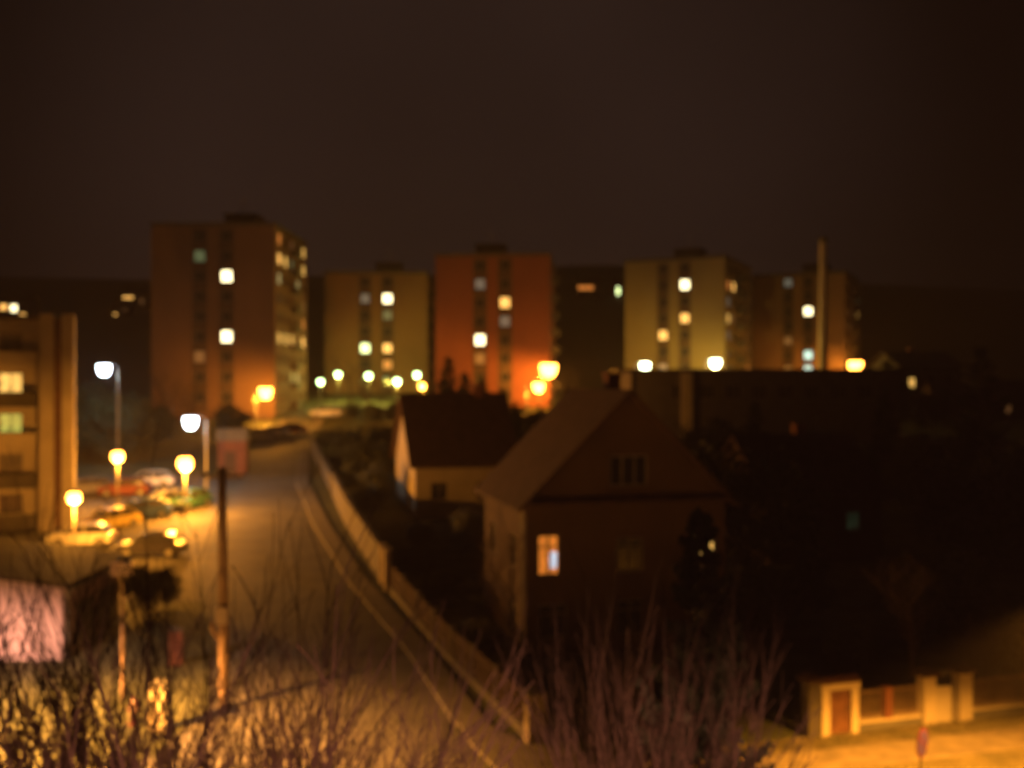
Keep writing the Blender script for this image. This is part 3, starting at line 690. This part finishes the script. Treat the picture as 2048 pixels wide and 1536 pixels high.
# left street corner pillars behind the shrubs
for (px, Y, hh, m, lab) in ((315, 35.6, 1.6, 'render_white', 'pale gate pillar behind the bare shrubs on the left'), (352, 44, 1.45, 'brick', 'reddish brick pillar at the edge of the hill road')):
    t = thing('gate_pillar', lab, 'pillar', (PX(px, Y), Y, 0), SR)
    mb = MB(); mb.box(-.27, -.25, -.2, .27, .25, hh); mb.obj('shaft', m, t)
    mb = MB(); mb.rings([[(x * k, y * k, z) for x, y in ((-.33, -.31), (.33, -.31), (.33, .31), (-.33, .31))] for k, z in ((1, hh + .003), (1, hh + .07), (.3, hh + .15))]); mb.obj('cap', 'concrete', t)
t = thing('fire_hydrant', 'small red hydrant beside the pale pillar on the left', 'hydrant', (PX(266, 36.2), 36.2, 0))
mb = MB(); mb.lathe([(.16, 0), (.16, .06), (.11, .08), (.11, .7), (.14, .72), (.14, .8), (.08, .9), (.03, .95)], 14); mb.obj('barrel', 'sign_red', t, False)
mb = MB(); mb.tube([(-.2, 0, .55), (.2, 0, .55)], .05, 8); mb.obj('outlet', 'sign_red', t)

# ---------------------------------------------------------------- utility pole, signs
px_, Yp = 447, 38.0
t = thing('utility_pole', 'wooden utility pole with a pale box and bracket beside the hill road', 'utility pole', (PX(px_, Yp), Yp, 0))
zt = CAMZ - (935 - 768) / F * Yp
mb = MB(); mb.tube([(.03, 0, -.5), (0, 0, 3), (-.03, 0, 6), (-.05, 0, zt)], [.21, .20, .18, .16], 12); mb.obj('shaft', 'pole_wood', t, True)
zb_ = CAMZ - (1245 - 768) / F * Yp
mb = MB(); mb.box(-.20, -.34, zb_, .20, -.14, zb_ + .62); mb.obj('junction_box', 'render_white', t)
mb = MB(); mb.tube([(-.1, -.1, zb_ - .65), (-.38, -.15, zb_ - .25), (-.38, -.15, zb_ + .05)], .075, 8); mb.obj('bracket', 'pole_wood', t)
mb = MB(); mb.tube([(-.75, 0, zt - .35), (.75, 0, zt - .35)], .05, 6); mb.obj('crossarm', 'pole_wood', t)
for s in (-.65, -.25, .25, .65):
    mb = MB(); mb.lathe([(.02, 0), (.05, .03), (.03, .06), (.05, .09), (.02, .14)], 8, (s, 0, zt - .30)); mb.obj('insulator', 'render_white', t)
t = thing('direction_sign', 'two pale sign plates on a thin post in front of the garage', 'sign', (PX(245, 39), 39, 0), R(6))
zs = CAMZ - (1151 - 768) / F * 39
mb = MB(); mb.tube([(0, 0, -.3), (0, 0, zs + .45)], .07, 8); mb.obj('post', 'pole_wood', t)
for k in (0, 1):
    mb = MB(); mb.box(-.42, -.11, zs + .02 + k * .28, .40, -.075, zs + .25 + k * .28); mb.obj('sign_plate', 'sign_white', t)
t = thing('road_sign', 'round blue road sign with a red rim beside the footpath, seen nearly edge on', 'road sign', (PX(1841, 27), 27, 0), R(48))
zc = CAMZ - (1485 - 768) / F * 27
mb = MB(); mb.tube([(0, 0, -.3), (0, 0, zc + .3)], .03, 8); mb.obj('post', 'iron', t)
def disc(r, y0, y1, z):
    m_ = MB(); m_.rings([[(r * math.cos(a), y, z + r * math.sin(a)) for a in (j * math.pi / 14 for j in range(28))] for y in (y0, y1)]); return m_
disc(.39, -.06, -.035, zc).obj('rim', 'sign_red', t); disc(.32, -.066, -.0605, zc).obj('face', 'sign_blue', t)
mb = MB(); mb.box(-.30, -.074, zc - .035, .30, -.068, zc + .035, Matrix.Translation((0, 0, zc)) @ Matrix.Rotation(R(45), 4, 'Y') @ Matrix.Translation((0, 0, -zc))); mb.obj('diagonal_bar', 'sign_red', t)

# ---------------------------------------------------------------- cars
def car_parts():
    P_ = {}
    def prof(zs): return zs
    b = MB(); L_, W_ = 4.1, 1.68
    low = [(-2.05, .35), (-2.03, .62), (-1.95, .80), (-1.15, .90), (1.55, .94), (1.98, .86), (2.05, .55), (2.0, .32), (1.66, .25), (1.62, .45), (1.45, .6), (1.2, .62), (.98, .5), (.9, .22),
           (-.95, .22), (-1.03, .5), (-1.2, .62), (-1.42, .62), (-1.62, .46), (-1.68, .24)]
    for y, k in ((0, 0),): pass
    rs = []
    for y, s, dz in ((-.84, .97, .02), (-.80, 1, 0), (.80, 1, 0), (.84, .97, .02)):
        rs.append([(x * s, y, z) for x, z in low])
    b.rings(rs)
    cab = [(-1.15, .89), (-.55, 1.40), (-.2, 1.45), (.95, 1.44), (1.25, 1.38), (1.75, .93)]
    roof = MB(); roof.rings([[(x, y, z) for x, z in ((-.62, 1.37), (-.2, 1.45), (.95, 1.44), (1.3, 1.36), (.95, 1.39), (-.2, 1.40))] for y in (-.62, .62)])
    for (xa, za, xb, zb2) in ((-1.15, .89, -.58, 1.39), (.28, .92, .22, 1.41), (1.72, .93, 1.25, 1.38)):
        for s in (-1, 1): roof.tube([(xa, s * .78, za), (xb, s * .62, zb2)], .035, 5)
    P_['body'] = b.mesh('body', 'paint_white'); P_['roof'] = roof.mesh('roof', 'paint_white')
    gl = MB(); gl.rings([[(x * (1 if abs(y) > 0 else 1), y * (1 - (z - .9) * .38), z) for x, z in ((-1.10, .91), (-.57, 1.36), (.95, 1.385), (1.24, 1.35), (1.68, .95))] for y in (-.76, .76)])
    P_['glass'] = gl.mesh('windows', 'glass')
    w_ = MB(); w_.rings([[(r * math.cos(a), y, r * math.sin(a)) for a in (j * math.pi / 9 for j in range(18))] for r, y in ((.24, -.1), (.31, -.09), (.31, .09), (.24, .1))]); P_['tyre'] = w_.mesh('tyre', 'tyre')
    r_ = MB(); r_.rings([[(r * math.cos(a), y, r * math.sin(a)) for a in (j * math.pi / 9 for j in range(18))] for r, y in ((.2, -.108), (.2, .108))]); P_['rim'] = r_.mesh('rim', 'steel')
    h_ = MB(); h_.box(-.03, -.17, -.08, .05, .17, .07); P_['headlight'] = h_.mesh('headlight', 'lens')
    t_ = MB(); t_.box(-.05, -.14, -.09, .02, .14, .12); P_['taillight'] = t_.mesh('taillight', 'lens_red')
    bp = MB(); bp.box(-.08, -.78, -.09, .06, .78, .09); P_['bumper'] = bp.mesh('bumper', 'tyre')
    m_ = MB(); m_.box(-.05, -.06, -.05, .06, .08, .06); P_['mirror'] = m_.mesh('mirror', 'tyre')
    return P_
CP = car_parts()
def car(px, py, rz, paint, label, sc=1.0, name='parked_car'):
    Y = gy(py); x = PX(px, Y)
    t = thing(name, label, 'car', (x, Y, g(Y) + .015), R(rz), 'parked cars'); t.scale = (sc, sc, sc)
    inst('body', CP['body'], t, m='paint_' + paint); inst('roof', CP['roof'], t, m='paint_' + paint); inst('windows', CP['glass'], t)
    for wx in (-1.32, 1.26):
        for s in (-1, 1):
            w_ = inst('wheel', CP['tyre'], t, (wx, s * .74, .31)); w_.name = 'wheel'; inst('rim', CP['rim'], w_)
    for s in (-1, 1):
        inst('headlight', CP['headlight'], t, (-2.03, s * .58, .68)); inst('taillight', CP['taillight'], t, (2.03, s * .62, .75)); inst('mirror', CP['mirror'], t, (-.85, s * .86, .98))
    inst('bumper', CP['bumper'], t, (-2.08, 0, .42)); inst('bumper', CP['bumper'], t, (2.08, 0, .42))
    return t
car(165, 1092, 8, 'white', 'white hatchback under the lamp at the foot of the grey block')
car(303, 1112, 4, 'black', 'black car nearest the garage at the front of the car park')
car(222, 1058, 62, 'yellow', 'yellow lit car nose-on in the middle of the car park')
car(338, 1018, 40, 'silver', 'silver car with a bright glint on its roof below the lamp')
car(283, 1038, 30, 'blue', 'dark blue car left of the silver car')
car(178, 990, 15, 'grey', 'grey car in the back row beside the fins')
car(250, 992, 12, 'red', 'red car in the back row of the car park')
car(378, 1016, 75, 'green', 'green car at the right end of the car park')
car(300, 975, 10, 'white', 'white car in the back row below the white lamp')
car(516, 880, 20, 'grey', 'grey car on the left of the group at the top of the road')
car(545, 874, 18, 'silver', 'silver car under the orange lamp at the top of the road')
car(580, 870, 15, 'red', 'red car on the right of the group at the top of the road')
car(652, 834, 5, 'silver', 'silver car below the greenish lamps, the left one')
car(682, 832, 5, 'green', 'green car below the greenish lamps, the right one')
car(772, 838, 5, 'silver', 'pale car right of the others below the greenish lamps')
car(1068, 846, 0, 'yellow', 'yellowish car between the dark trees below the orange lamps')

# ---------------------------------------------------------------- trees
def bare_meshes(seed, h, r0, levels=4, spread=.75, nb=(4, 5), up=.25, clear=.25, twist=.25):
    rn = random.Random(seed); tr = MB(); cr = MB()
    def br(p, d, ln, r, lv):
        m = cr if lv else tr
        k = 3; pts = [p]; dd = d.copy(); q = p.copy()
        for i in range(k):
            dd = (dd + Vector((rn.uniform(-1, 1), rn.uniform(-1, 1), rn.uniform(-.3, .6) * up * 2)) * twist * .6).normalized()
            q = q + dd * ln / k; pts.append(q.copy())
        m.tube(pts, [max(r * (1 - .22 * i), .004) for i in range(k + 1)], 6 if lv == 0 else (4 if lv == 1 else 3), False)
        if lv >= levels: return
        n_ = rn.randint(*nb) + (1 if lv == 0 else 0)
        for i in range(n_):
            f = clear + (1 - clear) * (i + rn.uniform(.2, .9)) / n_ if lv == 0 else .2 + .8 * (i + rn.uniform(0, .9)) / n_
            j = min(int(f * k), k - 1); pp = pts[j].lerp(pts[j + 1], f * k - j)
            a = rn.uniform(0, 6.283); s = Vector((math.cos(a), math.sin(a), rn.uniform(-.1, .5)))
            nd = (dd * (1 - spread * .6) + s * spread).normalized() + Vector((0, 0, up)); nd.normalize()
            br(pp, nd, ln * rn.uniform(.45, .66), r * rn.uniform(.38, .55), lv + 1)
    br(Vector((0, 0, -.2)), Vector((0, 0, 1)), h * .62, r0, 0)
    return tr.mesh('trunk', 'bark'), cr.mesh('crown', 'twig')
def shrub_meshes(seed, h, n_stems=9, spr=.35, r=.04, levels=2):
    rn = random.Random(seed); st = MB(); tw = MB()
    def br(p, d, ln, r, lv):
        k = 4; pts = [p]; dd = d.copy(); q = p.copy(); bend = Vector((d.x, d.y, -.15)) * .10
        for i in range(k):
            dd = (dd + bend + Vector((rn.uniform(-1, 1), rn.uniform(-1, 1), rn.uniform(-.4, .6))) * .09).normalized(); q = q + dd * ln / k; pts.append(q.copy())
        (st if lv == 0 else tw).tube(pts, [max(r * (1 - .2 * i), .004) for i in range(k + 1)], 5 if lv == 0 else 3, False)
        if lv >= levels: return
        for i in range(12 if lv == 0 else 6):
            f = .25 + .75 * (i + rn.random()) / (12 if lv == 0 else 6); j = min(int(f * k), k - 1); pp = pts[j].lerp(pts[j + 1], min(1, f * k - j))
            a = rn.uniform(0, 6.283); nd = (dd + Vector((math.cos(a), math.sin(a), .3)) * rn.uniform(.3, .6)).normalized()
            br(pp, nd, ln * rn.uniform(.22, .42), r * .4, lv + 1)
    for i in range(n_stems):
        a = 6.283 * i / n_stems + rn.uniform(-.3, .3); s = rn.uniform(.1, 1) * spr
        br(Vector((math.cos(a) * .25, math.sin(a) * .25, -.1)), Vector((math.cos(a) * s, math.sin(a) * s, 1)).normalized(), h * rn.uniform(.7, 1), r * rn.uniform(.7, 1.2), 0)
    return st.mesh('stems', 'bark'), tw.mesh('twigs', 'twig')
def spruce_meshes(seed, h, rad, dens=1.0, z0=.08):
    rn = random.Random(seed); tr = MB(); cr = MB()
    tr.tube([(0, 0, -.3), (0, 0, h * .5), (0, 0, h)], [h * .017, h * .01, .01], 7, False)
    z = h * z0
    while z < h * .985:
        f = 1 - z / h; n_ = int((6 + 4 * f) * dens); L_ = rad * (f ** .8) * 1.0 + .12
        for i in range(n_):
            a = rn.uniform(0, 6.283); ln = L_ * rn.uniform(.6, 1.12); dr = rn.uniform(-.35, .05) + .3 * (1 - f)
            d_ = Vector((math.cos(a), math.sin(a), 0)); side = Vector((-d_.y, d_.x, 0)); zz = z + rn.uniform(-.1, .1)
            pts = [Vector((0, 0, zz)) + d_ * ln * s + Vector((0, 0, ln * (dr * s + .25 * s * s * (1 if f > .3 else .4)))) for s in (0, .33, .66, 1)]
            cr.tube(pts, [.03 * f + .008, .02 * f + .007, .012, .005], 3, False)
            m_ = max(4, int(ln * 6.5))
            for k in range(m_):
                s = (k + .5) / m_; j = min(int(s * 3), 2); p = pts[j].lerp(pts[j + 1], s * 3 - j)
                tw = (.16 + .38 * (1 - s) * min(ln, 2.2) * .55)
                for sd in (-1, 1):
                    q = p + side * sd * tw * rn.uniform(.7, 1.2) + d_ * tw * .6 + Vector((0, 0, -tw * rn.uniform(.15, .6)))
                    wv = Vector((0, 0, .05)) + d_ * .055
                    cr.q(p - wv, p + wv, q + wv * .3, q - wv * .5)
                    mid = (p + q) / 2; qq = mid + Vector((rn.uniform(-.1, .1), rn.uniform(-.1, .1), -tw * .7)); cr.q(mid - d_ * .05, mid + d_ * .05, qq)
        z += h * .026 * (1.0 + .4 * f)
    return tr.mesh('trunk', 'bark'), cr.mesh('crown', 'needles')
def leafy_meshes(seed, h, rad, n_cl=34, per=130, zc=.5):
    rn = random.Random(seed); tr = MB(); cr = MB()
    tr.tube([(0, 0, -.3), (.1, 0, h * .4), (0, .1, h * .75)], [h * .03, h * .02, .03], 7, False)
    for c_ in range(n_cl):
        a = rn.uniform(0, 6.283); rr = rad * math.sqrt(rn.random()) * .9; zz = h * (zc + (1 - zc) * rn.uniform(-.95, .85) * math.sqrt(max(0, 1 - (rr / rad) ** 2)))
        cc = Vector((rr * math.cos(a), rr * math.sin(a), max(.3, zz))); cs = rad * rn.uniform(.18, .36)
        tr.tube([(0, 0, min(cc.z * .6, h * .6)), cc], [.05, .015], 3, False)
        for _ in range(per):
            v = Vector((rn.gauss(0, 1), rn.gauss(0, 1), rn.gauss(0, .8))) * cs * .6; p = cc + v; s = rn.uniform(.10, .24)
            u1 = Vector((rn.uniform(-1, 1), rn.uniform(-1, 1), rn.uniform(-1, 1))).normalized() * s; u2 = u1.orthogonal().normalized() * s * .7
            cr.q(p - u1, p + u2, p + u1, p - u2)
    return tr.mesh('trunk', 'bark'), cr.mesh('crown', 'leaves')
def plant(name, cat, meshes, label, x, y, sc, rz, group, names=('trunk', 'crown')):
    t = thing(name, label, cat, (x, y, g(y)), rz, group); t.scale = sc if isinstance(sc, tuple) else (sc, sc, sc)
    for nm, me in zip(names, meshes): inst(nm, me, t)
    return t
SP = [spruce_meshes(3, 10, 2.6), spruce_meshes(8, 10, 3.0)]
BR = [bare_meshes(11, 9, .16), bare_meshes(12, 9, .18, spread=.85), bare_meshes(17, 9, .15, nb=(4, 6))]
LF = [leafy_meshes(5, 6, 3.0), leafy_meshes(6, 6, 3.2, 38)]
SH = [shrub_meshes(21, 5, 14), shrub_meshes(22, 5, 15, .5), shrub_meshes(23, 5, 12, .3, .05)]
rn = random.Random(77)
def top_tree(kind, k, px, pytop, Y, label, wide=1.0):
    x = PX(px, Y); zt = CAMZ - (pytop - 768) / F * Y; h = zt - g(Y)
    me, hh, nm, cat, grp, nn = {'s': (SP, 10, 'spruce_tree', 'tree', 'spruces between the houses', ('trunk', 'crown')),
        'b': (BR, 10.5, 'bare_tree', 'tree', 'bare trees', ('trunk', 'crown')), 'l': (LF, 6.6, 'leafy_bush', 'bush', 'dark leafy bushes', ('trunk', 'crown')),
        'h': (SH, 5.0, 'bare_shrub', 'shrub', 'bare shrubs in the foreground', ('stems', 'twigs'))}[kind]
    s = h / hh; plant(nm, cat, me[k % len(me)], label, x, Y, (s * wide, s * wide, s), rn.uniform(0, 6.28), grp, nn)
for a in [('s', 0, 897, 712, 100, 'tall pointed spruce in front of the left half of the red tower'),
          ('s', 1, 930, 742, 98, 'pointed spruce right beside the tallest one before the red tower'),
          ('s', 0, 965, 756, 96, 'third spruce from the left before the red tower'),
          ('s', 1, 1003, 775, 94, 'spruce with its tip at the middle foot of the red tower'),
          ('l', 0, 880, 790, 96, 'dark bush behind the roof of the pale gabled house'),
          ('l', 1, 1040, 785, 96, 'dark bush below the right half of the red tower'),
          ('b', 0, 870, 770, 93, 'bare tree behind the pale gable house'),
          ('s', 0, 1135, 772, 92, 'dark spruce right of the two orange lamps'),
          ('l', 0, 1180, 765, 88, 'dark bush left of the gable roof peak'),
          ('s', 1, 1222, 742, 100, 'spruce just left of the low building'),
          ('b', 2, 1150, 745, 110, 'bare tree right of the red tower block'),
          ('b', 0, 700, 678, 147, 'bare tree before the left half of the ochre tower'),
          ('b', 1, 765, 728, 145, 'bare tree before the right half of the ochre tower'),
          ('b', 2, 735, 742, 142, 'small bare tree in the middle before the ochre tower'),
          ('l', 1, 705, 800, 138, 'dark bush below the greenish lamps, leftmost'),
          ('l', 0, 745, 802, 137, 'dark bush below the greenish lamps, middle'),
          ('l', 1, 800, 795, 134, 'dark bush below the greenish lamps, rightmost'),
          ('b', 1, 330, 700, 128, 'bare tree before the left foot of the rust tower'),
          ('b', 2, 392, 740, 126, 'bare tree before the middle of the rust tower'),
          ('l', 0, 180, 752, 106, 'green bush lit by the tall white lamp'),
          ('l', 1, 225, 772, 104, 'green bush to the right under the tall white lamp'),
          ('l', 0, 460, 800, 118, 'dark bush left of the lamp at the top of the road'),
          ('l', 1, 290, 790, 112, 'dark bush at the left foot of the rust tower'),
          ('l', 1, 668, 850, 112, 'dark bush behind the wall at the top of the road', 1.3),
          ('l', 0, 700, 850, 99, 'dark bush behind the upper garden wall', 1.1),
          ('l', 1, 738, 870, 88, 'dark bush behind the middle of the garden wall', 1.0),
          ('l', 0, 752, 915, 79, 'dark bush above the garden gate', .8),
          ('l', 1, 770, 840, 106, 'dark bush left of the pale gable, far'),
          ('s', 1, 720, 850, 108, 'dark spruce behind the upper garden wall'),
          ('l', 0, 935, 1010, 66, 'dark bush under the windows of the pale gabled house', 1.2),
          ('l', 1, 840, 1035, 66, 'dark bush below the pale gable end', .9),
          ('l', 1, 815, 1085, 60, 'dark bush just above the garden gate'),
          ('l', 0, 1440, 820, 84, 'dark bush right of the gabled house roof'),
          ('s', 1, 1510, 800, 78, 'dark spruce between the gabled house and the low house'),
          ('l', 1, 1620, 838, 90, 'dark bush below the low building'),
          ('s', 0, 1770, 770, 84, 'dark spruce right of the low house'),
          ('b', 1, 1700, 800, 95, 'bare tree below the orange lamp by the rightmost tower'),
          ('l', 1, 1480, 860, 58, 'dark bush covering the left gable of the low house', 1.0),
          ('l', 0, 1775, 705, 128, 'dark bush before the left gable of the grey house', .7),
          ('l', 1, 1868, 760, 128, 'dark bush before the right part of the grey house', .7),
          ('l', 0, 1840, 850, 80, 'dark bush below the grey house'),
          ('s', 1, 1960, 690, 74, 'tall dark spruce near the right edge'),
          ('l', 1, 1960, 900, 62, 'dark bush right of the low house'),
          ('l', 1, 2075, 1150, 43, 'dark bush behind the railing at the right edge', 1.0),
          ('l', 0, 1985, 1270, 41.5, 'low dark bush behind the right end of the railing', 1.2),
          ('l', 0, 2040, 860, 66, 'dark bush at the right edge'),
          ('s', 0, 1620, 1010, 52, 'small spruce in the dark right hand garden'),
          ('l', 0, 1540, 1120, 50, 'dark bush beside the right wall of the gabled house'),
          ('l', 1, 1880, 1080, 48, 'dark bush in the middle of the right hand garden'),
          ('l', 1, 1700, 1240, 42, 'low dark bush behind the railing'),
          ('h', 1, 1960, 1215, 40.5, 'bushy bare shrub behind the right hand railing'),
          ('b', 2, 1020, 1000, 43.5, 'slim bare tree at the corner of the gabled house'),
          ('l', 0, 890, 1130, 53, 'dark garden bush behind the slat fence, upper', 1.1),
          ('l', 1, 960, 1230, 45, 'dark garden bush behind the slat fence, lower'),
          ('l', 1, 300, 1115, 52, 'dark round bush beside the garage'),
          ]:
    top_tree(*a)
t = plant('bare_tree', 'tree', BR[1], 'pale forked bare tree behind the capped gate pillars', PX(1825, 41), 41, .62, .4, 'bare trees')
for c in t.children: c.material_slots[0].link = 'OBJECT'; c.material_slots[0].material = M['bark_pale']
# foreground: bare shrubs, tall sapling and the big spruce
for i, (px, py, Y, k, wd, lab) in enumerate([
    (20, 1340, 15, 0, .8, 'bare shrub at the left edge in front of the pink garage'),
    (95, 1270, 16, 1, .7, 'bare shrub with long twigs across the garage wall'),
    (170, 1220, 14, 2, .6, 'tallest bare shrub, dark stems right of the garage corner'),
    (240, 1330, 15, 0, .7, 'bare shrub in front of the sign post'),
    (320, 1370, 14, 1, .8, 'bare shrub in front of the pale pillar'),
    (400, 1350, 15, 2, .7, 'bare shrub left of the utility pole foot'),
    (480, 1330, 14, 0, .7, 'bare shrub right of the utility pole foot'),
    (570, 1400, 13, 1, .6, 'bare shrub over the left edge of the hill road'),
    (650, 1460, 12, 2, .6, 'bare shrub at the mouth of the hill road'),
    (1180, 1420, 13, 1, .55, 'arching bare shrub right of the corner pillar'),
    (1200, 1330, 27, 2, .9, 'reddish lit bare shrub between the corner pillar and the spruce'),
    (1300, 1290, 29, 1, .9, 'reddish lit bare shrub directly behind the spruce'),
    (1270, 1370, 14, 0, .5, 'bare shrub left of the big spruce'),
    (1330, 1330, 14, 2, .45, 'bare shrub touching the big spruce'),
    (130, 1400, 12, 2, 1.0, 'low bare shrub at the bottom left corner'),
    (430, 1430, 12, 0, 1.0, 'low bare shrub at the bottom edge below the utility pole')]):
    top_tree('h', k, px, py, Y, lab, wd)
me = bare_meshes(41, 7, .05, levels=2, spread=.3, nb=(2, 3), up=.8, clear=.6, twist=.08)
x = PX(778, 12); plant('sapling', 'tree', me, 'thin upright sapling in the middle of the hill road mouth', x, 12, 1.35, 1.0, None)
me = spruce_meshes(50, 9.6, 3.3, 1.25, .05)
plant('spruce_tree', 'tree', me, 'big dark foreground spruce in front of the gabled house', PX(1398, 15.5), 15.5, (.60, .60, 1.06), .7, None)

# ---------------------------------------------------------------- thin haze added to imitate lens bloom round the lamps
mb = MB(); mb.box(-880, -50, -2, 880, 900, 130)
hz = bpy.data.materials.new('haze'); hz.use_nodes = True; t_ = hz.node_tree; t_.nodes.clear()
oo = t_.nodes.new('ShaderNodeOutputMaterial'); pv = t_.nodes.new('ShaderNodeVolumePrincipled')
pv.inputs['Color'].default_value = (.9, .82, .86, 1); pv.inputs['Density'].default_value = .0004; pv.inputs['Anisotropy'].default_value = .3
t_.links.new(pv.outputs[0], oo.inputs['Volume'])
tag(mb.obj('haze', hz), 'thin haze added to stand in for the lens glow round the street lamps', 'haze', kind='stuff')
